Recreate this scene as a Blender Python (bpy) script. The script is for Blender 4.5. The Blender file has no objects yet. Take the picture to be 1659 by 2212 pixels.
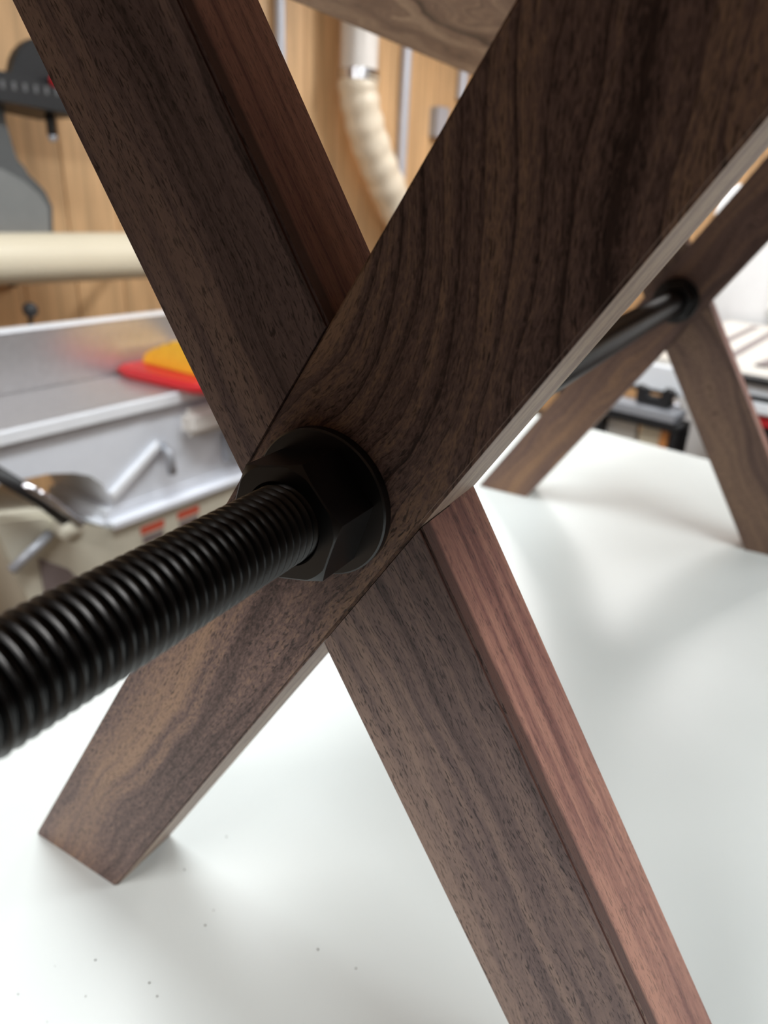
import bpy, bmesh, math, random
from mathutils import Matrix, Vector
random.seed(7)
PI = math.pi
SC = bpy.context.scene
COL = SC.collection

# ------------------------------------------------------------------ camera
TABLE_YAW = math.radians(12.5)          # the walnut table stands a little askew in the room
cam_d = bpy.data.cameras.new('camera')
cam = bpy.data.objects.new('camera', cam_d); COL.objects.link(cam)
SC.camera = cam
cam_d.sensor_fit = 'VERTICAL'
cam_d.sensor_height = 9.18
cam_d.lens = 9.18 * 1517.76 / 2212.0
cam_d.clip_start = 0.01; cam_d.clip_end = 50
cam.matrix_world = (Matrix.Translation(Vector((0.18432, -0.17569, 0.44290)))
                    @ Matrix.Rotation(math.radians(28.576) + TABLE_YAW, 4, 'Z')
                    @ Matrix.Rotation(math.radians(65.934), 4, 'X')
                    @ Matrix.Rotation(math.radians(2.860), 4, 'Z'))
cam_d.dof.use_dof = True
cam_d.dof.focus_distance = 0.275
cam_d.dof.aperture_fstop = 1.9

# ------------------------------------------------------------------ light
SC.view_settings.view_transform = 'Standard'
SC.view_settings.look = 'None'
SC.view_settings.gamma = 1.0
SC.view_settings.use_curve_mapping = False
SC.view_settings.exposure = -0.12
world = bpy.data.worlds.new('world'); SC.world = world
world.use_nodes = True
world.node_tree.nodes['Background'].inputs[0].default_value = (0.80, 0.88, 1.0, 1)
world.node_tree.nodes['Background'].inputs[1].default_value = 0.25

def area(name, loc, sx, sy, power, color=(1, 1, 1), rot=(0, 0, 0)):
    d = bpy.data.lights.new(name, 'AREA'); d.shape = 'RECTANGLE'; d.size = sx; d.size_y = sy
    d.energy = power; d.color = color
    o = bpy.data.objects.new(name, d); COL.objects.link(o); o.location = loc; o.rotation_euler = rot
    return o
# shop lights on the ceiling, plus one added front fill
area('shop_or_fill_light', (-0.8, 0.55, 1.5), 0.25, 1.2, 35, (0.94, 0.99, 1.0))
area('shop_or_fill_light', (-0.25, -2.1, 1.5), 1.6, 0.35, 84, (1.0, 0.98, 0.96))  # added front fill, brightens the lower faces of the near legs
area('shop_or_fill_light', (1.25, 0.55, 1.5), 0.3, 1.3, 40, (0.94, 0.99, 1.0))
area('shop_or_fill_light', (-1.0, 2.7, 1.5), 1.2, 0.25, 44, (1.0, 0.98, 0.95))
area('shop_or_fill_light', (0.5, 2.2, 1.5), 1.2, 0.25, 9, (0.97, 0.98, 1.0))

# ------------------------------------------------------------------ helpers
def lin(r, g, b):
    f = lambda c: (c / 255 / 12.92) if c / 255 <= 0.04045 else ((c / 255 + 0.055) / 1.055) ** 2.4
    return (f(r), f(g), f(b), 1)

def mat(name, col, rough=0.5, metal=0.0, noise=0.0, scale=20, coat=0.0, bump=0.0, spec=0.5):
    m = bpy.data.materials.new(name); m.use_nodes = True
    nt = m.node_tree; b = nt.nodes['Principled BSDF']
    b.inputs['Roughness'].default_value = rough
    b.inputs['Metallic'].default_value = metal
    b.inputs['Coat Weight'].default_value = coat
    b.inputs['Specular IOR Level'].default_value = spec
    tc = nt.nodes.new('ShaderNodeTexCoord')
    n = nt.nodes.new('ShaderNodeTexNoise'); n.inputs['Scale'].default_value = scale; n.inputs['Detail'].default_value = 4
    nt.links.new(tc.outputs['Object'], n.inputs['Vector'])
    r = nt.nodes.new('ShaderNodeValToRGB')
    k = noise
    r.color_ramp.elements[0].position = 0.3; r.color_ramp.elements[1].position = 0.7
    r.color_ramp.elements[0].color = tuple(c * (1 - k) for c in col[:3]) + (1,)
    r.color_ramp.elements[1].color = tuple(min(1, c * (1 + k)) for c in col[:3]) + (1,)
    nt.links.new(n.outputs['Fac'], r.inputs['Fac']); nt.links.new(r.outputs['Color'], b.inputs['Base Color'])
    if bump:
        bp = nt.nodes.new('ShaderNodeBump'); bp.inputs['Strength'].default_value = bump; bp.inputs['Distance'].default_value = 0.0005
        nt.links.new(n.outputs['Fac'], bp.inputs['Height']); nt.links.new(bp.outputs['Normal'], b.inputs['Normal'])
    return m

def walnut(name, off=(0, 0, 0), dark=(52, 36, 30), mid=(112, 84, 72), light=(158, 124, 98), bend=0.0, bend_at=0.03, hump=0.0,
           ring=95.0, warp=0.02, mottle=0.0, streak=0.55, ringmix=0.5, pore=0.75, zstripe=None, center=(0.0, 0.05)):
    """Walnut: x runs along the grain (the 'grain' attribute holds each board's own coordinates), rings around a pith beside the board, streaks, and short dark pores."""
    m = bpy.data.materials.new(name); m.use_nodes = True
    nt = m.node_tree; N = nt.nodes; L = nt.links; b = N['Principled BSDF']
    def math_(op, a, c=None, d=None):
        n = N.new('ShaderNodeMath'); n.operation = op
        for i, v in enumerate((a, c, d)):
            if v is None: continue
            if isinstance(v, (int, float)): n.inputs[i].default_value = v
            else: L.new(v, n.inputs[i])
        return n.outputs[0]
    def comb(x, y, z):
        n = N.new('ShaderNodeCombineXYZ')
        for i, v in enumerate((x, y, z)):
            if isinstance(v, (int, float)): n.inputs[i].default_value = v
            else: L.new(v, n.inputs[i])
        return n.outputs[0]
    def noise(vec, detail=3, rough=0.5, scale=1.0, dist=0.0):
        n = N.new('ShaderNodeTexNoise'); n.inputs['Scale'].default_value = scale
        n.inputs['Detail'].default_value = detail; n.inputs['Roughness'].default_value = rough
        n.inputs['Distortion'].default_value = dist
        L.new(vec, n.inputs['Vector']); return n.outputs['Fac']
    tc = N.new('ShaderNodeAttribute'); tc.attribute_name = 'grain'; s = N.new('ShaderNodeSeparateXYZ'); L.new(tc.outputs['Vector'], s.inputs[0])
    X, Y, Z = s.outputs
    # figure: the grain swings away from the board's length past bend_at
    if bend:
        over = math_('MAXIMUM', math_('SUBTRACT', X, bend_at), 0.0)
        Yb = math_('ADD', Y, math_('MULTIPLY', math_('SUBTRACT', math_('SQRT', math_('ADD', math_('MULTIPLY', over, over), 0.0009)), 0.03), bend))
    else:
        Yb = Y
    if hump:     # nested contours bowing out beside the joint
        dx = math_('DIVIDE', math_('SUBTRACT', X, 0.085), 0.045)
        g = math_('MULTIPLY', math_('EXPONENT', math_('MULTIPLY', math_('MULTIPLY', dx, dx), -1.0)), hump)
        Yb = math_('SUBTRACT', Yb, math_('MULTIPLY', g, math_('MAXIMUM', math_('SUBTRACT', 1.0, math_('MULTIPLY', math_('ADD', Y, 0.036), 16.0)), 0.0)))
    Xo = math_('ADD', X, off[0]); Yo = math_('ADD', Yb, off[1]); Zo = math_('ADD', Z, off[2])
    w = noise(comb(math_('MULTIPLY', Xo, 7.0), math_('MULTIPLY', Yo, 16.0), math_('MULTIPLY', Zo, 16.0)), 2)
    wv = math_('MULTIPLY', math_('SUBTRACT', w, 0.5), warp * 2)
    w2 = noise(comb(math_('MULTIPLY', Xo, 45.0), math_('MULTIPLY', Yo, 90.0), math_('MULTIPLY', Zo, 90.0)), 2)
    wv = math_('ADD', wv, math_('MULTIPLY', math_('SUBTRACT', w2, 0.5), 0.0035))
    Yw = math_('ADD', Yo, wv)
    ry = math_('SUBTRACT', Yw, center[0] + off[1]); rz = math_('SUBTRACT', Zo, center[1] + off[2])
    rad = math_('SQRT', math_('ADD', math_('MULTIPLY', ry, ry), math_('MULTIPLY', rz, rz)))
    ph = math_('MULTIPLY', rad, ring)
    saw = math_('FRACT', ph)
    # growth ring: slow rise, sharp dark late wood
    rng = math_('MULTIPLY', math_('POWER', saw, 7.0), math_('MINIMUM', math_('MAXIMUM', math_('MULTIPLY', math_('ADD', X, 0.09), 9.0), 0.3), 1.0))
    st = noise(comb(math_('MULTIPLY', Xo, 5.0), math_('MULTIPLY', Yw, 140.0), math_('MULTIPLY', Zo, 140.0)), 5, 0.6)
    band = noise(comb(math_('MULTIPLY', Xo, 1.6), math_('MULTIPLY', Yw, 34.0), math_('MULTIPLY', Zo, 34.0)), 2, 0.5)
    v = math_('ADD', math_('MULTIPLY', st, streak), math_('MULTIPLY', band, 1.0 - streak * 0.5))
    v = math_('SUBTRACT', v, math_('MULTIPLY', rng, ringmix * 0.35))
    if mottle:
        mo = noise(comb(math_('MULTIPLY', Xo, 260.0), math_('MULTIPLY', Yo, 620.0), math_('MULTIPLY', Zo, 620.0)), 3, 0.65, dist=1.0)
        v = math_('ADD', v, math_('MULTIPLY', math_('SUBTRACT', mo, 0.5), mottle))
    ramp = N.new('ShaderNodeValToRGB'); e = ramp.color_ramp.elements
    e[0].position = 0.40; e[0].color = lin(*dark)
    e[1].position = 0.80; e[1].color = lin(*light)
    c = e.new(0.59); c.color = lin(*mid)
    L.new(v, ramp.inputs['Fac'])
    # pores: short dark dashes along the grain
    pv = comb(math_('MULTIPLY', Xo, 190.0), math_('MULTIPLY', Yw, 1150.0), math_('MULTIPLY', Zo, 1150.0))
    p1 = noise(pv, 2, 0.6)
    pm = N.new('ShaderNodeMapRange'); pm.inputs[1].default_value = 0.53; pm.inputs[2].default_value = 0.63
    L.new(p1, pm.inputs[0])
    p2 = noise(comb(math_('MULTIPLY', Xo, 18.0), math_('MULTIPLY', Yw, 120.0), math_('MULTIPLY', Zo, 120.0)), 2)
    gate = N.new('ShaderNodeMapRange'); gate.inputs[1].default_value = 0.35; gate.inputs[2].default_value = 0.6
    gate.inputs[3].default_value = 0.5
    L.new(p2, gate.inputs[0])
    pf = math_('MULTIPLY', math_('MULTIPLY', pm.outputs[0], gate.outputs[0]), pore)
    mix = N.new('ShaderNodeMix'); mix.data_type = 'RGBA'
    L.new(pf, mix.inputs[0]); L.new(ramp.outputs['Color'], mix.inputs[6])
    mix.inputs[7].default_value = lin(*[c_ * 0.42 for c_ in dark])
    out = mix.outputs[2]
    if zstripe:   # a dark stripe along one arris
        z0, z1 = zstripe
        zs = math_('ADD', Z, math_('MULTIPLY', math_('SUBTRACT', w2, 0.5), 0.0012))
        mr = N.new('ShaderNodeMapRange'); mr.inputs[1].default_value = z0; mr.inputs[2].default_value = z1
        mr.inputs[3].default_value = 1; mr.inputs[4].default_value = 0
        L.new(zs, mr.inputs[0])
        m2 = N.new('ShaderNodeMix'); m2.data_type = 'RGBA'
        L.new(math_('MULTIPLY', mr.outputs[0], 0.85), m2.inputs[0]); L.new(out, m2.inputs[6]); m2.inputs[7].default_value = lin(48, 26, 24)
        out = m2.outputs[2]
    L.new(out, b.inputs['Base Color'])
    b.inputs['Roughness'].default_value = 0.5
    b.inputs['Specular IOR Level'].default_value = 0.3
    bp = N.new('ShaderNodeBump'); bp.inputs['Strength'].default_value = 0.35; bp.inputs['Distance'].default_value = 0.0003
    bp.invert = True
    L.new(pf, bp.inputs['Height']); L.new(bp.outputs['Normal'], b.inputs['Normal'])
    return m

def link(name, me, m, parent=None, loc=None, smooth=False):
    o = bpy.data.objects.new(name, me); COL.objects.link(o)
    if m is not None:
        for mm in (m if isinstance(m, (list, tuple)) else [m]): me.materials.append(mm)
    if parent is not None: o.parent = parent
    if loc is not None: o.location = loc
    if smooth:
        for p in me.polygons: p.use_smooth = True
    return o

def obj(name, bm, m, parent=None, loc=None, smooth=False, auto=None):
    bmesh.ops.recalc_face_normals(bm, faces=bm.faces)
    me = bpy.data.meshes.new(name); bm.to_mesh(me); bm.free()
    o = link(name, me, m, parent, loc, smooth or auto is not None)
    if auto is not None: me.set_sharp_from_angle(angle=math.radians(auto))
    return o

def tag(o, label, cat=None, group=None, kind=None):
    if label: o['label'] = label
    if cat: o['category'] = cat
    if group: o['group'] = group
    if kind: o['kind'] = kind
    return o

def thing(name, label, cat, loc=(0, 0, 0), rotz=0, group=None):
    o = bpy.data.objects.new(name, None); COL.objects.link(o)
    o.location = loc; o.rotation_euler = (0, 0, rotz); o.empty_display_size = 0.05
    return tag(o, label, cat, group)

def box(bm, x0, x1, y0, y1, z0, z1, bev=0.0, seg=2):
    vs = [bm.verts.new(p) for p in ((x0, y0, z0), (x1, y0, z0), (x1, y1, z0), (x0, y1, z0), (x0, y0, z1), (x1, y0, z1), (x1, y1, z1), (x0, y1, z1))]
    fs = [bm.faces.new([vs[i] for i in q]) for q in ((0, 3, 2, 1), (4, 5, 6, 7), (0, 1, 5, 4), (1, 2, 6, 5), (2, 3, 7, 6), (3, 0, 4, 7))]
    if bev:
        es = list({e for f in fs for e in f.edges})
        bmesh.ops.bevel(bm, geom=es, offset=bev, segments=seg, affect='EDGES', clamp_overlap=True)
    return bm

def bx(*a, **k): return box(bmesh.new(), *a, **k)

def prism(bm, pts, a0, a1, axis=0, bev=0.0, seg=2):
    """pts: 2-D outline in the two axes other than `axis`, extruded along `axis` from a0 to a1."""
    def P(p, a):
        q = list(p); q.insert(axis, a); return q
    lo = [bm.verts.new(P(p, a0)) for p in pts]; hi = [bm.verts.new(P(p, a1)) for p in pts]
    fs = [bm.faces.new(lo), bm.faces.new(hi[::-1])]
    n = len(pts)
    for i in range(n): fs.append(bm.faces.new((lo[i], hi[i], hi[(i + 1) % n], lo[(i + 1) % n])))
    if bev:
        es = list(fs[0].edges) + list(fs[1].edges)
        bmesh.ops.bevel(bm, geom=es, offset=bev, segments=seg, affect='EDGES', clamp_overlap=True)
    return bm

def tube(bm, pts, r, n=20, caps=True):
    """Swept tube; r is a number or a list with one radius per point."""
    pts = [Vector(p) for p in pts]
    rs = r if isinstance(r, (list, tuple)) else [r] * len(pts)
    rings = []; ref = None
    for i, p in enumerate(pts):
        t = (pts[min(i + 1, len(pts) - 1)] - pts[max(i - 1, 0)]).normalized()
        if ref is None: ref = t.orthogonal().normalized()
        u = (ref - t * ref.dot(t)).normalized(); ref = u; v = t.cross(u)
        rings.append([bm.verts.new(p + (u * math.cos(2 * PI * k / n) + v * math.sin(2 * PI * k / n)) * rs[i]) for k in range(n)])
    for a, b in zip(rings, rings[1:]):
        for k in range(n): bm.faces.new((a[k], a[(k + 1) % n], b[(k + 1) % n], b[k]))
    if caps: bm.faces.new(rings[0][::-1]); bm.faces.new(rings[-1])
    return bm

def ball(bm, c, r):
    bmesh.ops.create_uvsphere(bm, u_segments=20, v_segments=12, radius=r, matrix=Matrix.Translation(c)); return bm

# ------------------------------------------------------------------ materials
M = {}
M['white_wall'] = mat('white_wall', lin(218, 220, 223), 0.8, noise=0.02)
M['dim_wall'] = mat('dark_panelling', lin(88, 66, 48), 0.7, noise=0.15, scale=4)
M['floor'] = mat('concrete_floor', lin(120, 106, 92), 0.8, noise=0.12, scale=6)
M['bench_white'] = mat('white_laminate', lin(216, 221, 220), 0.33, noise=0.012, scale=9, spec=0.45)
M['black_metal'] = mat('black_oxide', lin(10, 10, 12), 0.3, noise=0.1, scale=300, spec=0.5)
M['black_metal'].node_tree.nodes['Principled BSDF'].inputs['IOR'].default_value = 1.6
M['cream'] = mat('cream_pvc', lin(218, 208, 186), 0.35, noise=0.03, scale=5)
M['cast_white'] = mat('white_machine_paint', lin(232, 236, 245), 0.35, noise=0.02)
M['beige_paint'] = mat('beige_machine_paint', lin(205, 200, 184), 0.45, noise=0.04)
M['iron'] = mat('ground_cast_iron', lin(196, 194, 196), 0.28, metal=0.65, noise=0.06, scale=60)
M['lip'] = mat('bright_machined_edge', lin(244, 247, 253), 0.3, metal=0.0, noise=0.02)
M['red'] = mat('red_plastic', lin(205, 42, 48), 0.4, noise=0.03)
M['yellow'] = mat('yellow_plastic', lin(255, 196, 50), 0.5, noise=0.08, scale=60)
M['chrome'] = mat('chrome', lin(200, 200, 205), 0.15, metal=1.0)
M['dark'] = mat('dark_plastic', lin(24, 24, 27), 0.5, noise=0.1)
M['gray_cast'] = mat('grey_cast_paint', lin(84, 86, 87), 0.5, noise=0.06)
M['panel_gray'] = mat('panel_grey', lin(122, 124, 124), 0.5, noise=0.04)
M['mark'] = mat('scale_marks', lin(96, 96, 98), 0.6)
M['gray'] = mat('grey_metal', lin(165, 168, 176), 0.4, metal=0.3)
M['conduit'] = mat('galvanised_conduit', lin(196, 200, 212), 0.4, metal=0.3, noise=0.03)
M['pvc_white'] = mat('white_duct', lin(228, 224, 220), 0.25, noise=0.02)
M['hose'] = mat('dusty_hose', lin(228, 216, 196), 0.35, noise=0.1, scale=22)
M['saw_top'] = mat('saw_top', lin(208, 204, 198), 0.4, metal=0.2, noise=0.03)
M['orange_wood'] = mat('orange_wood', lin(210, 140, 80), 0.5, noise=0.1)
M['label_red'] = mat('label_red', lin(196, 84, 62), 0.5)
M['label_dark'] = mat('label_dark', lin(120, 108, 108), 0.5)
M['bevel_gap'] = mat('dark_gap', lin(90, 60, 36), 0.8)

def pine(name, seed, tone):
    m = bpy.data.materials.new(name); m.use_nodes = True; nt = m.node_tree; b = nt.nodes['Principled BSDF']
    tc = nt.nodes.new('ShaderNodeTexCoord'); mp = nt.nodes.new('ShaderNodeMapping')
    oi = nt.nodes.new('ShaderNodeObjectInfo')
    ad = nt.nodes.new('ShaderNodeVectorMath'); ad.operation = 'MULTIPLY_ADD'
    ad.inputs[1].default_value = (1, 1, 1)
    cb = nt.nodes.new('ShaderNodeCombineXYZ')
    mu = nt.nodes.new('ShaderNodeMath'); mu.operation = 'MULTIPLY'; mu.inputs[1].default_value = 37
    nt.links.new(oi.outputs['Random'], mu.inputs[0]); nt.links.new(mu.outputs[0], cb.inputs[0]); nt.links.new(mu.outputs[0], cb.inputs[1])
    nt.links.new(tc.outputs['Object'], ad.inputs[0]); nt.links.new(cb.outputs[0], ad.inputs[2])
    mp.inputs['Scale'].default_value = (26, 26, 1.6)
    nt.links.new(ad.outputs[0], mp.inputs['Vector'])
    n = nt.nodes.new('ShaderNodeTexNoise'); n.inputs['Scale'].default_value = 1.3; n.inputs['Detail'].default_value = 4
    n.inputs['Distortion'].default_value = 0.8
    nt.links.new(mp.outputs[0], n.inputs['Vector'])
    r = nt.nodes.new('ShaderNodeValToRGB'); e = r.color_ramp.elements
    e[0].position = 0.25; e[0].color = lin(*[c * 0.78 for c in tone]); e[1].position = 0.75; e[1].color = lin(*tone)
    nt.links.new(n.outputs['Fac'], r.inputs['Fac']); nt.links.new(r.outputs['Color'], b.inputs['Base Color'])
    b.inputs['Roughness'].default_value = 0.5
    return m
M['pine'] = pine('honey_pine', 1, (240, 196, 146))

# ------------------------------------------------------------------ the room
XW, YB, XR, YF, ZF, ZC = -2.5, 4.3, 3.4, -4.2, -0.9, 1.6
tag(obj('floor', bx(XW - .1, XR + .1, YF - .1, YB + .1, ZF - .1, ZF), M['floor']), None, kind='structure')
tag(obj('ceiling', bx(XW - .1, XR + .1, YF - .1, YB + .1, ZC, ZC + .1), M['white_wall']), None, kind='structure')
wl = tag(obj('wall_left', bx(XW - .1, XW - .02, YF - .1, YB + .1, ZF, ZC), M['bevel_gap']), None, kind='structure')
wb = tag(obj('wall_back', bx(XW - .02, XR + .1, YB + .02, YB + .1, ZF, ZC), M['bevel_gap']), None, kind='structure')
tag(obj('wall_right', bx(XR, XR + .1, YF - .1, YB + .1, ZF, ZC), M['dim_wall']), None, kind='structure')
tag(obj('wall_front', bx(XW - .02, XR, YF - .1, YF, ZF, ZC), M['dim_wall']), None, kind='structure')
# vertical pine planks with open joints
PW = 0.19
plank_me = bpy.data.meshes.new('plank'); b_ = bx(-.02, 0, -PW / 2 + .0015, PW / 2 - .0015, ZF, ZC, bev=0.0025, seg=1)
bmesh.ops.recalc_face_normals(b_, faces=b_.faces); b_.to_mesh(plank_me); b_.free()
plank_me.materials.append(M['pine'])
k = 0
y = -0.9
while y < YB - PW / 2:
    o = bpy.data.objects.new('plank', plank_me); COL.objects.link(o); o.parent = wl; o.location = (XW, y, 0); y += PW
x = XW + PW / 2 + .01
while x < 0.9:
    o = bpy.data.objects.new('plank', plank_me); COL.objects.link(o); o.parent = wb
    o.location = (x, YB, 0); o.rotation_euler = (0, 0, -PI / 2); x += PW

# ------------------------------------------------------------------ the workbench
wbt = thing('workbench', 'white laminate workbench that the walnut table stands on', 'workbench', (0, 0, -0.9))
outline = [(-.61, 1.25), (-.455, -.32), (1.25, -.32), (1.25, 1.21)]
bt = obj('bench_top', prism(bmesh.new(), outline, 0.862, 0.9, axis=2, bev=0.003), M['bench_white'], wbt)
for lx, ly in ((-.38, -.24), (1.12, -.24), (-.45, 1.1), (1.12, 1.08)):
    obj('leg', bx(lx - .04, lx + .04, ly - .04, ly + .04, 0, .862, bev=.004), M['beige_paint'], wbt)
# crumbs of sawdust lying on the bench
sp = bmesh.new()
spots = [(-.0535, -.085), (-.125, -.1), (.004, -.075), (-.066, -.112), (-.134, -.108), (-.0, -.02), (.01, -.055), (-.02, -.112), (.03, -.098)]
def speck(x, y, s):
    m_ = Matrix.Translation((x, y, 0.0004)) @ Matrix.Rotation(random.uniform(0, 6.3), 4, 'Z') @ Matrix.Diagonal((s * random.uniform(.6, 1.6), s, s * .5, 1))
    bmesh.ops.create_icosphere(sp, subdivisions=1, radius=1, matrix=m_)
for i in range(26):
    speck(random.uniform(-.16, .12), random.uniform(-.13, .06), random.uniform(.0003, .0007))
M['speck'] = mat('grey_dust', lin(120, 118, 112), 0.9)
tag(obj('sawdust_specks', sp, M['speck']), 'tiny grey sawdust specks scattered on the white workbench', 'dust', kind='stuff')

# ------------------------------------------------------------------ the walnut table
H_CROSS, H_TOP, W, T, LY = 0.33358, 0.60, 0.0716, 0.0509, 0.8495
TH_P, TH_Q = math.radians(57.617), math.radians(121.656)
table = thing('walnut_table', 'dark walnut table with cross legs tied by a black threaded rod, on the white bench', 'table', (0, 0, 0), TABLE_YAW)
WD = dict(
 p1=dict(off=(.31, .2, .1), dark=(62, 47, 43), mid=(112, 90, 84), light=(154, 124, 102), hump=.02, bend=0.62, bend_at=0.035, ring=85, warp=.02, ringmix=.6, streak=.6, center=(-.13, .05), mottle=.55),
 q1=dict(off=(1.3, .7, .4), dark=(66, 55, 54), mid=(114, 96, 93), light=(150, 127, 115), ring=110, warp=.01, ringmix=.35, streak=.75, center=(.05, .07), mottle=.2),
 p2=dict(off=(2.7, 1.2, .9), dark=(68, 52, 48), mid=(112, 88, 80), ring=60, warp=.03, light=(150, 116, 90)),
 q2=dict(off=(3.9, 2.1, 1.3), dark=(66, 51, 46), mid=(106, 84, 75), ring=60, warp=.03, light=(134, 108, 90)),
 top=dict(off=(5.1, 3.1, 1.9), dark=(70, 54, 46), mid=(128, 100, 84), light=(170, 140, 116), ring=30, warp=.06, center=(.1, .08)),
)
WM = {k: walnut('walnut_' + k, **v) for k, v in WD.items()}
WS = {
 'p': walnut('walnut_edge_grain', off=(7, 4, 3), dark=(92, 72, 62), mid=(136, 112, 98), light=(168, 144, 124), streak=.9, ringmix=.1, ring=40, mottle=.1, pore=.4),
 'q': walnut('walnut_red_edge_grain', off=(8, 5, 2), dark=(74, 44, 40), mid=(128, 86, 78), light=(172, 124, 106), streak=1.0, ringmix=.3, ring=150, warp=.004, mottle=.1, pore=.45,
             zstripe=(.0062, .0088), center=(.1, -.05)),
}
def leg_matrix(th, y0):
    c, s = math.cos(th), math.sin(th)
    return Matrix(((c, s, 0, 0), (0, 0, 1, y0), (s, -c, 0, H_CROSS), (0, 0, 0, 1)))
def leg_raw(th, grow=0.0, z0=0.0, z1=T, bev=0.0):
    c, s = math.cos(th), math.sin(th)
    hw = W / 2 + grow; bm = bmesh.new()
    f = lambda Y, zz: (zz - H_CROSS + Y * c) / s
    zb, zt = (0.0, H_TOP) if not grow else (-.2, .9)
    pts = [(f(-hw, zb), -hw), (f(hw, zb), hw), (f(hw, zt), hw), (f(-hw, zt), -hw)]
    prism(bm, pts, z0, z1, axis=2)
    if bev:
        es = [e for e in bm.edges if abs((e.verts[0].co - e.verts[1].co).x) > .3]
        bmesh.ops.bevel(bm, geom=es, offset=bev, segments=2, affect='EDGES')
    bmesh.ops.recalc_face_normals(bm, faces=bm.faces)
    return bm
def grain(me):
    a = me.attributes.new('grain', 'FLOAT_VECTOR', 'POINT')
    for i, v in enumerate(me.vertices): a.data[i].vector = v.co
def make_leg(th, y0, face, side, cut_th, cz0, cz1):
    """One leg, half lapped where the other leg crosses it."""
    me = bpy.data.meshes.new('leg'); bm = leg_raw(th, bev=.0012); bm.to_mesh(me); bm.free()
    o = bpy.data.objects.new('leg', me); COL.objects.link(o); o.matrix_world = leg_matrix(th, y0)
    mc = bpy.data.meshes.new('cut'); bm = leg_raw(cut_th, grow=.0004, z0=cz0, z1=cz1); bm.to_mesh(mc); bm.free()
    cu = bpy.data.objects.new('cut', mc); COL.objects.link(cu); cu.matrix_world = leg_matrix(cut_th, y0)
    md = o.modifiers.new('lap', 'BOOLEAN'); md.operation = 'DIFFERENCE'; md.object = cu; md.solver = 'EXACT'
    dg = bpy.context.evaluated_depsgraph_get(); dg.update()
    me2 = bpy.data.meshes.new_from_object(o.evaluated_get(dg))
    o.modifiers.clear(); o.data = me2; bpy.data.objects.remove(cu)
    bpy.data.meshes.remove(me); bpy.data.meshes.remove(mc)
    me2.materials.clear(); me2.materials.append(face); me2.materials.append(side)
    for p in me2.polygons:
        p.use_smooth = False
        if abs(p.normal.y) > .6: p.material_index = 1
    grain(me2); me2.transform(leg_matrix(th, 0.0))
    o.matrix_basis = Matrix.Translation((0, y0, 0)); o.parent = table; o.matrix_parent_inverse = Matrix.Identity(4)
    return o
for y0, kp, kq in ((0.0, 'p1', 'q1'), (LY, 'p2', 'q2')):
    make_leg(TH_P, y0, WM[kp], WS['p'], TH_Q, T / 2, T + .02)
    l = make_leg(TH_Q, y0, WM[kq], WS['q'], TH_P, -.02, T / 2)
    l['label'] = 'leg with reddish edge grain'
# table top resting on the legs, with a small bevel under its rim
tb = bmesh.new()
X0, X1, Y0, Y1 = -.324, .37, -.55, 1.12
lo = [(X0 + .012, Y0 + .012), (X1 - .012, Y0 + .012), (X1 - .012, Y1 - .012), (X0 + .012, Y1 - .012)]
mi = [(X0, Y0), (X1, Y0), (X1, Y1), (X0, Y1)]
v0 = [tb.verts.new((*p, H_TOP)) for p in lo]; v1 = [tb.verts.new((*p, H_TOP + .008)) for p in mi]; v2 = [tb.verts.new((*p, H_TOP + .032)) for p in mi]
tb.faces.new(v0[::-1]); tb.faces.new(v2)
for a, b in ((v0, v1), (v1, v2)):
    for i in range(4): tb.faces.new((a[i], a[(i + 1) % 4], b[(i + 1) % 4], b[i]))
bmesh.ops.rotate(tb, verts=tb.verts, cent=(0, 0, 0), matrix=Matrix.Rotation(-PI / 2, 3, 'Z'))   # so the grain's x runs along the table
tt = obj('table_top', tb, WM['top'], table); grain(tt.data); tt.data.transform(Matrix.Rotation(PI / 2, 4, 'Z'))

# threaded rod: rows follow the helix so that every crest is a clean line
def threaded(R, pitch, y0, y1, n=56, depth=.0022):
    prof = [(0.0, 0.0), (.07, .05), (.23, .50), (.38, .90), (.44, 1.0), (.56, 1.0), (.62, .90), (.77, .50), (.93, .05)]
    K = len(prof); turns = int((y1 - y0) / pitch) + 2
    bm = bmesh.new(); rows = []
    for i in range((turns) * K + 1):
        t, hgt = prof[i % K]; base = y0 - pitch + (i // K + t) * pitch; r = R - depth * (1 - hgt)
        rows.append([bm.verts.new((r * math.cos(2 * PI * j / n), min(max(base + pitch * j / n, y0), y1), r * math.sin(2 * PI * j / n))) for j in range(n)])
    for i in range(len(rows) - 1):
        for j in range(n - 1): bm.faces.new((rows[i][j], rows[i][j + 1], rows[i + 1][j + 1], rows[i + 1][j]))
        if i + K + 1 < len(rows): bm.faces.new((rows[i][n - 1], rows[i + K][0], rows[i + K + 1][0], rows[i + 1][n - 1]))
    for yy in (y0 + .0002, y1 - .0002):
        c = bm.verts.new((0, yy, 0)); ring = [bm.verts.new(((R - depth) * math.cos(2 * PI * j / n), yy, (R - depth) * math.sin(2 * PI * j / n))) for j in range(n)]
        for j in range(n): bm.faces.new((c, ring[j], ring[(j + 1) % n]))
    return bm
RR = .0152
obj('threaded_rod', threaded(RR, .0038, -.40, T + .05), M['black_metal'], table, (0, 0, H_CROSS), auto=30)['label'] = 'black threaded rod'

SH = mat('satin_black', lin(12, 12, 14), 0.38, noise=0.05, scale=200, spec=0.12)
obj('rod_shank', tube(bmesh.new(), [(0, T + .0502, 0), (0, LY + T + .05, 0)], RR, n=40), SH, table, (0, 0, H_CROSS), auto=50)['label'] = 'smooth black far end of the rod'

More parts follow.
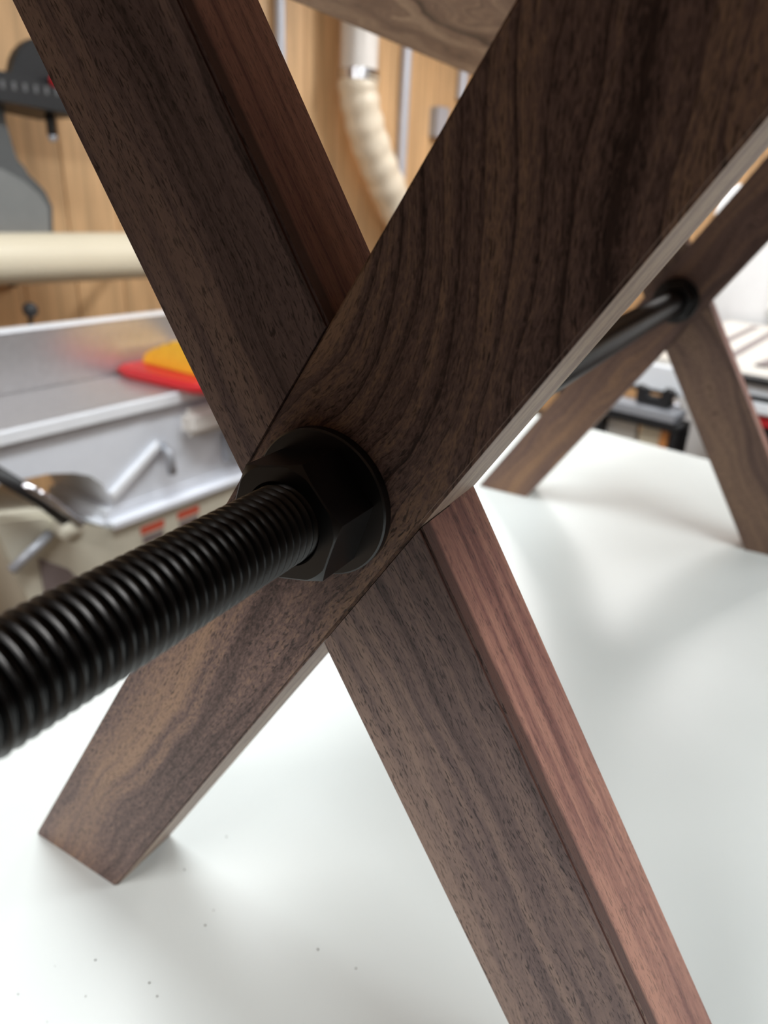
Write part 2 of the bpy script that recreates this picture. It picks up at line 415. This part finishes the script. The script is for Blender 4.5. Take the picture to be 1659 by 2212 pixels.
def ring_lathe(prof, n=72):
    bm = bmesh.new(); rows = [[bm.verts.new((r * math.cos(2 * PI * j / n), y, r * math.sin(2 * PI * j / n))) for j in range(n)] for r, y in prof]
    m_ = len(rows)
    for i in range(m_):
        a, b = rows[i], rows[(i + 1) % m_]
        for j in range(n): bm.faces.new((a[j], a[(j + 1) % n], b[(j + 1) % n], b[j]))
    return bm
def nut_bm(Rc=.0254, hgt=.0230, bore=.0155, ph=math.radians(-48), n=96):
    """Hexagonal nut, axis -y, with chamfered corners and a countersunk bore."""
    bm = bmesh.new(); ap = Rc * math.cos(PI / 6)
    def hexr(a):
        q = (a - ph) % (PI / 3) - PI / 6
        return ap / math.cos(q)
    rows = []
    def row(fr, fy):
        rows.append([bm.verts.new((fr(ph + 2 * PI * j / n) * math.cos(ph + 2 * PI * j / n), fy(ph + 2 * PI * j / n), fr(ph + 2 * PI * j / n) * math.sin(ph + 2 * PI * j / n))) for j in range(n)])
    offs = ph % (2 * PI / n)
    cham = lambda a: max(0.0, (hexr(a) - ap * 1.03) * .45)
    row(lambda a: bore + .0009, lambda a: -hgt)
    row(lambda a: min(hexr(a) - .0006, ap * 1.02), lambda a: -hgt)
    row(lambda a: hexr(a), lambda a: -hgt + cham(a) + .0004)
    row(lambda a: hexr(a), lambda a: 0.0)
    row(lambda a: bore, lambda a: 0.0)
    row(lambda a: bore, lambda a: -hgt + .0014)
    m_ = len(rows)
    for i in range(m_):
        a, b = rows[i], rows[(i + 1) % m_]
        for j in range(n): bm.faces.new((a[j], a[(j + 1) % n], b[(j + 1) % n], b[j]))
    bmesh.ops.rotate(bm, verts=bm.verts, cent=(0, 0, 0), matrix=Matrix.Identity(3))
    return bm
wprof = [(.0158, 0), (.0158, -.0046), (.0293, -.0046), (.0300, -.0040), (.0300, -.0004), (.0297, 0)]
for y0 in (0.0, LY):
    w1 = obj('washer', ring_lathe(wprof), M['black_metal'], table, (0, y0, H_CROSS), auto=35)
    n1 = obj('hex_nut', nut_bm(), M['black_metal'], table, (0, y0 - .0046, H_CROSS), auto=25)
    for o_, dy in ((w1, T), (n1, T + .0046)):
        c = o_.copy(); COL.objects.link(c); c.location = (0, y0 + dy, H_CROSS); c.rotation_euler = (0, 0, PI)

# ------------------------------------------------------------------ jointer on the left
JA = math.radians(6.8)
jt = thing('jointer', 'white jointer with bright table edge and tall metal fence, left behind the table', 'machine', (-1.474, .384, -0.9), JA)
def jz(z): return z + .9
obj('table', bx(-.36, 0.0, -.75, 1.15, jz(-.113), jz(-.077), bev=.003), [M['iron']], jt)['label'] = 'grey ground table'
obj('table_lip', bx(.0005, .012, -.75, 1.15, jz(-.113), jz(-.079), bev=.003), M['lip'], jt)
fe = obj('fence', bx(-.31, -.27, -.75, .95, jz(-.0765), jz(.078), bev=.003), M['iron'], jt)
obj('fence_edge', bx(-.312, -.268, -.75, .95, jz(.0785), jz(.086), bev=.002), M['lip'], jt)
obj('fence_knob', tube(ball(bmesh.new(), (-.33, .30, jz(.122)), .02), [(-.34, .30, jz(.085)), (-.333, .30, jz(.11))], .006), M['dark'], jt, smooth=True)
side = [(-.75, -.115), (-.75, -.19), (-.3, -.20), (-.02, -.205), (.10, -.213), (.17, -.226), (.215, -.248), (.245, -.28), (.262, -.32), (.27, -.36), (.28, -.40), (1.1, -.40), (1.1, -.115)]
obj('casting', prism(bmesh.new(), [(a, jz(b)) for a, b in side], -.30, -.004, axis=0, bev=.004), M['cast_white'], jt, auto=40)
rib = prism(bmesh.new(), [(.255, jz(-.31)), (.265, jz(-.335)), (.43, jz(-.225)), (.42, jz(-.205))], -.004, .012, axis=0, bev=.004)
obj('casting_rib', rib, M['lip'], jt)
obj('lock_knob', tube(bmesh.new(), [(.0, .44, jz(-.225)), (.03, .44, jz(-.24)), (.034, .44, jz(-.30))], .013), M['gray'], jt, smooth=True)
obj('motor_cover', bx(-.004, .05, .50, .85, jz(-.21), jz(-.13), bev=.02, seg=3), M['pvc_white'], jt, auto=40)
obj('control_box', bx(-.004, .03, .66, .80, jz(-.33), jz(-.24), bev=.004), M['gray'], jt)
obj('switch', bx(.03, .045, .66, .69, jz(-.27), jz(-.245), bev=.003), M['dark'], jt)
obj('switch', bx(.03, .045, .72, .75, jz(-.262), jz(-.24), bev=.003), M['red'], jt)
obj('stand_shelf', bx(-.30, .03, .21, 1.2, jz(-.435), jz(-.36), bev=.03, seg=4), M['cast_white'], jt, auto=50)
obj('stand', prism(bmesh.new(), [(-.07, jz(-.27)), (.06, jz(-.30)), (.16, jz(-.35)), (.24, jz(-.42)), (1.2, jz(-.42)), (1.2, 0), (.10, 0), (-.01, jz(-.52))], -.32, .018, axis=0, bev=.01), M['beige_paint'], jt, auto=40)
for y0_, z0_ in ((.325, -.452), (.455, -.45)):
    lb = obj('warning_label', bx(.018, .0195, y0_, y0_ + .085, jz(z0_ - .045), jz(z0_ + .02)), M['beige_paint'], jt)
    obj('label_header', bx(.0195, .0202, y0_ + .002, y0_ + .083, jz(z0_ - .006), jz(z0_ + .018)), M['label_red'], lb)
    obj('label_text', bx(.0195, .0202, y0_ + .006, y0_ + .079, jz(z0_ - .038), jz(z0_ - .012)), M['label_dark'], lb)
lv = obj('hand_lever', tube(bmesh.new(), [(.05, -.05, jz(-.15)), (.062, .04, jz(-.245)), (.055, .12, jz(-.35))], .017), M['dark'], jt, smooth=True)
obj('lever_highlight', tube(bmesh.new(), [(.066, .0, jz(-.19)), (.078, .045, jz(-.238)), (.07, .125, jz(-.335))], .010), M['chrome'], lv, smooth=True)  # thin chrome tube modelled in place of the highlight along the dark lever
obj('second_lever', tube(bmesh.new(), [(.04, -.05, jz(-.405)), (.04, .06, jz(-.345))], .012), M['gray'], jt, smooth=True)
obj('lever_hub', tube(bmesh.new(), [(.015, .10, jz(-.345)), (.075, .10, jz(-.345))], .03), M['beige_paint'], jt, smooth=True)
obj('dust_port', prism(bmesh.new(), [(.03, jz(-.41)), (.10, jz(-.47)), (.15, jz(-.56)), (.03, jz(-.57))], .018, .024, axis=0), M['label_dark'], jt)
# hinged cutter guard with yellow push pad
gd = thing('push_block', 'red push block with wavy yellow top, lying on the grey jointer table', 'push block', (-1.474, .384, -.0768), JA)
obj('base', prism(bmesh.new(), [(-.262, .50), (-.20, .485), (.06, .50), (.11, .53), (.12, .80), (-.262, .80)], 0, .032, axis=2, bev=.010, seg=3), M['red'], gd, auto=50)['label'] = 'red base'
wave = [(-.225, 0), (-.215, .028), (-.185, .036), (-.17, .052), (-.145, .050), (-.13, .068), (-.105, .066), (-.09, .082), (-.06, .08), (-.04, .095), (.06, .098), (.085, 0)]
obj('pad', prism(bmesh.new(), [(a, b + .032) for a, b in wave], .56, .76, axis=1, bev=.006), M['yellow'], gd, auto=40)['label'] = 'wavy yellow pad'

# ------------------------------------------------------------------ cream dust pipe in front of the left wall
pp = thing('dust_pipe', 'cream horizontal dust pipe running along the pine wall above the jointer', 'pipe', (-2.05, 0, .233))
obj('pipe', tube(bmesh.new(), [(0, -1.4, 0), (0, 2.0, 0)], .071, n=40), M['cream'], pp, auto=50)
for yb in (-.4, 1.35):
    obj('strap', ring_lathe([(.0735, -.012), (.0735, .012), (.0712, .012), (.0712, -.012)], 40), M['gray'], pp, (0, yb, 0), auto=40)
    obj('bracket', bx(-.45, -.06, yb - .012, yb + .012, -.01, .012), M['gray'], pp)

# ------------------------------------------------------------------ grey machine on a wall shelf behind the pipe
sh = thing('plank_shelf', 'pine shelf behind the cream pipe, under the grey machine', 'shelf', (-2.5, .55, .22))
obj('board', bx(0, .365, -.45, .42, .04, .064, bev=.002), M['pine'], sh)
for yb in (-.35, .3): obj('bracket', prism(bmesh.new(), [(0, -.12), (.02, -.12), (.26, .04), (0, .04)], yb, yb + .02, axis=1), M['dark'], sh)
ms = thing('bench_sander', 'grey cast machine with flared base and black tilting table, on the pine shelf', 'power tool', (-2.2, .8, .284))
def mz(p): return [(a - .8, b - .284) for a, b in p]
obj('body', prism(bmesh.new(), mz([(.32, .284), (.892, .284), (.902, .37), (.885, .415), (.855, .447), (.82, .470), (.80, .49), (.792, .53), (.803, .635), (.62, .65), (.60, .50), (.32, .48)]), -.20, .02, axis=0, bev=.012, seg=3), M['gray_cast'], ms, auto=40)
obj('body_panel', prism(bmesh.new(), mz([(.40, .292), (.875, .292), (.882, .37), (.86, .405), (.82, .44), (.76, .47), (.40, .47)]), .02, .026, axis=0, bev=.002), M['panel_gray'], ms)['label'] = 'lighter grey panel'
obj('tilting_table', prism(bmesh.new(), mz([(.3, .70), (.3, .655), (.80, .636), (.985, .620), (.99, .676), (.80, .712)]), -.18, .10, axis=0, bev=.005), M['dark'], ms)
for i in range(6):
    obj('scale_mark', bx(.1, .1012, -.03 + i * .03 - .006, -.03 + i * .03 + .003, .385, .405), M['mark'], ms)
obj('gauge', prism(bmesh.new(), mz([(.828, .70)] + [(.955 + .127 * math.cos(a), .70 + .125 * math.sin(a)) for a in [PI * (1 - i / 14) for i in range(15)]]), -.02, .03, axis=0, bev=.004), M['dark'], ms, auto=40)['label'] = 'black half-round gauge'
obj('gauge_knob', ball(bmesh.new(), (.055, .945 - .8, .71 - .284), .022), M['red'], ms, smooth=True)['label'] = 'red knob'
obj('lock_screw', tube(bmesh.new(), [(.03, .921 - .8, .36), (.03, .921 - .8, .285)], .014), M['dark'], ms, smooth=True)
obj('lock_screw_tip', ball(bmesh.new(), (.03, .921 - .8, .280), .013), M['gray'], ms, smooth=True)

# ------------------------------------------------------------------ ducting seen between the legs
du = thing('dust_hose', 'white vertical duct joined to a ribbed translucent hose that bends right, on the pine wall', 'hose', (-2.35, 2.415, 1.0))
obj('duct', tube(bmesh.new(), [(0, 0, .55), (0, 0, -.07)], .082, n=36), M['pvc_white'], du, auto=50)
obj('clamp', tube(bmesh.new(), [(0, 0, -.05), (0, 0, -.09)], .088, n=36), M['chrome'], du, auto=50)
cl = [(0, 0, -.07), (0, 0, -.13), (0, .05, -.26), (0, .14, -.40), (0, .25, -.54), (0, .41, -.71), (0, .62, -.82)]
def cr(pts, n):
    out = []
    P_ = [Vector(p) for p in pts]; P_ = [P_[0] * 2 - P_[1]] + P_ + [P_[-1] * 2 - P_[-2]]
    for i in range(1, len(P_) - 2):
        for k_ in range(n):
            t = k_ / n; a, b, c, d = P_[i - 1:i + 3]
            out.append(.5 * ((2 * b) + (-a + c) * t + (2 * a - 5 * b + 4 * c - d) * t * t + (-a + 3 * b - 3 * c + d) * t ** 3))
    out.append(P_[-2]); return out
hp = cr(cl, 20)
obj('hose', tube(bmesh.new(), hp, [.086 + .003 * math.sin(i * PI / 6) for i in range(len(hp))], n=32), M['hose'], du, smooth=True)
for y_, lab, r_, x_ in ((2.07, 'galvanised vertical conduit left of the white duct, on the pine wall', .022, -2.472), (2.87, 'galvanised vertical conduit just right of the white duct', .026, -2.472), (3.34, 'galvanised vertical conduit farthest along the pine wall', .028, -2.472)):
    c = thing('conduit', lab, 'conduit', (x_, y_, .2 if y_ > 2.5 else .2), 0, 'conduits on the pine wall')
    obj('pipe', tube(bmesh.new(), [(0, 0, 0 if y_ < 3 else .75), (0, 0, 1.39)], r_, n=16), M['conduit'], c, auto=50)
    obj('clip', bx(-.027, .034, -.04, .04, 1.25, 1.28), M['conduit'], c)
ob = thing('outlet_box', 'small grey electrical box on the pine wall between two conduits', 'electrical box', (-2.5, 3.16, .82))
obj('box', bx(0, .05, -.05, .05, -.07, .07, bev=.004), M['gray'], ob)
obj('cover', bx(.05, .054, -.053, .053, -.073, .073, bev=.002), M['conduit'], ob)

# ------------------------------------------------------------------ table saw at the back right
ts = thing('table_saw', 'pale grey table saw with a black rail and red stripe, behind the far legs', 'table saw', (0, 2.0, -0.9))
obj('saw_table', bx(-.78, .75, .02, 1.12, jz(-.02), jz(.03), bev=.003), M['saw_top'], ts)
for xa, xb in ((-.565, -.615), (-.478, -.53)):
    s_ = prism(bmesh.new(), [(xa + .01 - .03, .1), (xa + .01, .1), (xb - .02, 1.05), (xb - .05, 1.05)], jz(.0302), jz(.0312), axis=2)
    obj('mitre_slot', s_, M['label_dark'], ts)
obj('rail', bx(-.42, .75, -.03, .02, jz(.014), jz(.030), bev=.002), M['dark'], ts)
obj('front_panel', bx(-.78, .75, -.01, .02, jz(-.068), jz(.013), bev=.003), M['lip'], ts)
obj('lower_rail', bx(-.42, .75, -.03, -.012, jz(-.030), jz(-.018), bev=.001), M['dark'], ts)
obj('fence_tube', bx(-.42, .75, -.04, -.012, jz(-.064), jz(-.032), bev=.004), M['lip'], ts)
obj('cabinet_stripe', bx(-.36, .70, -.02, .05, jz(-.10), jz(-.068), bev=.002), M['red'], ts)['label'] = 'red stripe'
obj('cabinet', bx(-.34, .68, .0, .9, 0, jz(-.10), bev=.004), M['dark'], ts)
obj('blade_insert', bx(-.40, -.36, .16, .30, jz(.0302), jz(.036), bev=.004), M['label_dark'], ts)
sc_ = thing('storage_cabinet', 'white storage cabinet with a raised door, behind the table saw', 'cabinet', (0, 3.16, -0.9))
obj('body', bx(-.95, .8, 0, .4, 0, jz(.56), bev=.004), M['white_wall'], sc_)
obj('door', bx(-.66, -.1, -.022, 0, jz(.085), jz(.54), bev=.005), M['white_wall'], sc_)
obj('door', bx(-.09, .5, -.022, 0, jz(.085), jz(.54), bev=.005), M['white_wall'], sc_)
# clamps and offcuts lying under / beside the saw
for i, (px_, pz_, rz, lab) in enumerate(((-.66, -.080, .15, 'black bar clamp nearest the saw panel, standing on the steel shelf'),)):
    cp = thing('bar_clamp', lab, 'clamp', (px_, 1.93, pz_))
    obj('bar', bx(-.06, .14, -.006, .006, .024, .034, bev=.001), M['dark'], cp)
    obj('head', prism(bmesh.new(), [(.02, -.012), (.12, -.012), (.125, .04), (.10, .045), (.09, .012), (.05, .010), (.04, .035), (.015, .04)], -.016, .016, axis=1, bev=.002), M['dark'], cp)
    obj('screw', tube(bmesh.new(), [(.12, 0, .0), (.15, 0, .0)], .008), M['chrome'], cp, smooth=True)
rk = thing('steel_shelf', 'low black and grey steel shelf between the far table legs', 'shelf', (-.66, 1.95, -0.9))
obj('tray', bx(-.06, .16, -.07, .02, jz(-.125), jz(-.095), bev=.004), M['gray'], rk)
obj('tray_edge', bx(-.20, .18, -.08, .02, jz(-.147), jz(-.127), bev=.003), M['dark'], rk)
obj('side_panel', bx(-.22, -.06, -.08, .02, 0, jz(-.075), bev=.004), M['dark'], rk)
obj('upright', bx(.16, .18, -.08, .02, 0, jz(-.148), bev=.002), M['dark'], rk)
lb_ = thing('offcut_board', 'pale offcut board, left of two under the steel shelf', 'board', (-.66, 1.93, -0.9), 0, 'boards under the steel shelf')
obj('face', bx(-.055, .04, -.015, .01, .0, jz(-.150), bev=.001), M['saw_top'], lb_)
lb2 = thing('offcut_board', 'pale offcut board, right of two under the steel shelf', 'board', (-.66, 1.93, -0.9), 0, 'boards under the steel shelf')
obj('face', bx(.052, .118, -.015, .01, .0, jz(-.150), bev=.001), M['cream'], lb2)
lb3 = thing('orange_board', 'orange wood strip standing beside the pale offcuts', 'board', (-.66, 1.93, -0.9))
obj('face', bx(.12, .145, -.03, .01, .0, jz(-.150), bev=.001), M['orange_wood'], lb3)
# things on the back wall seen through the slit beside the near leg
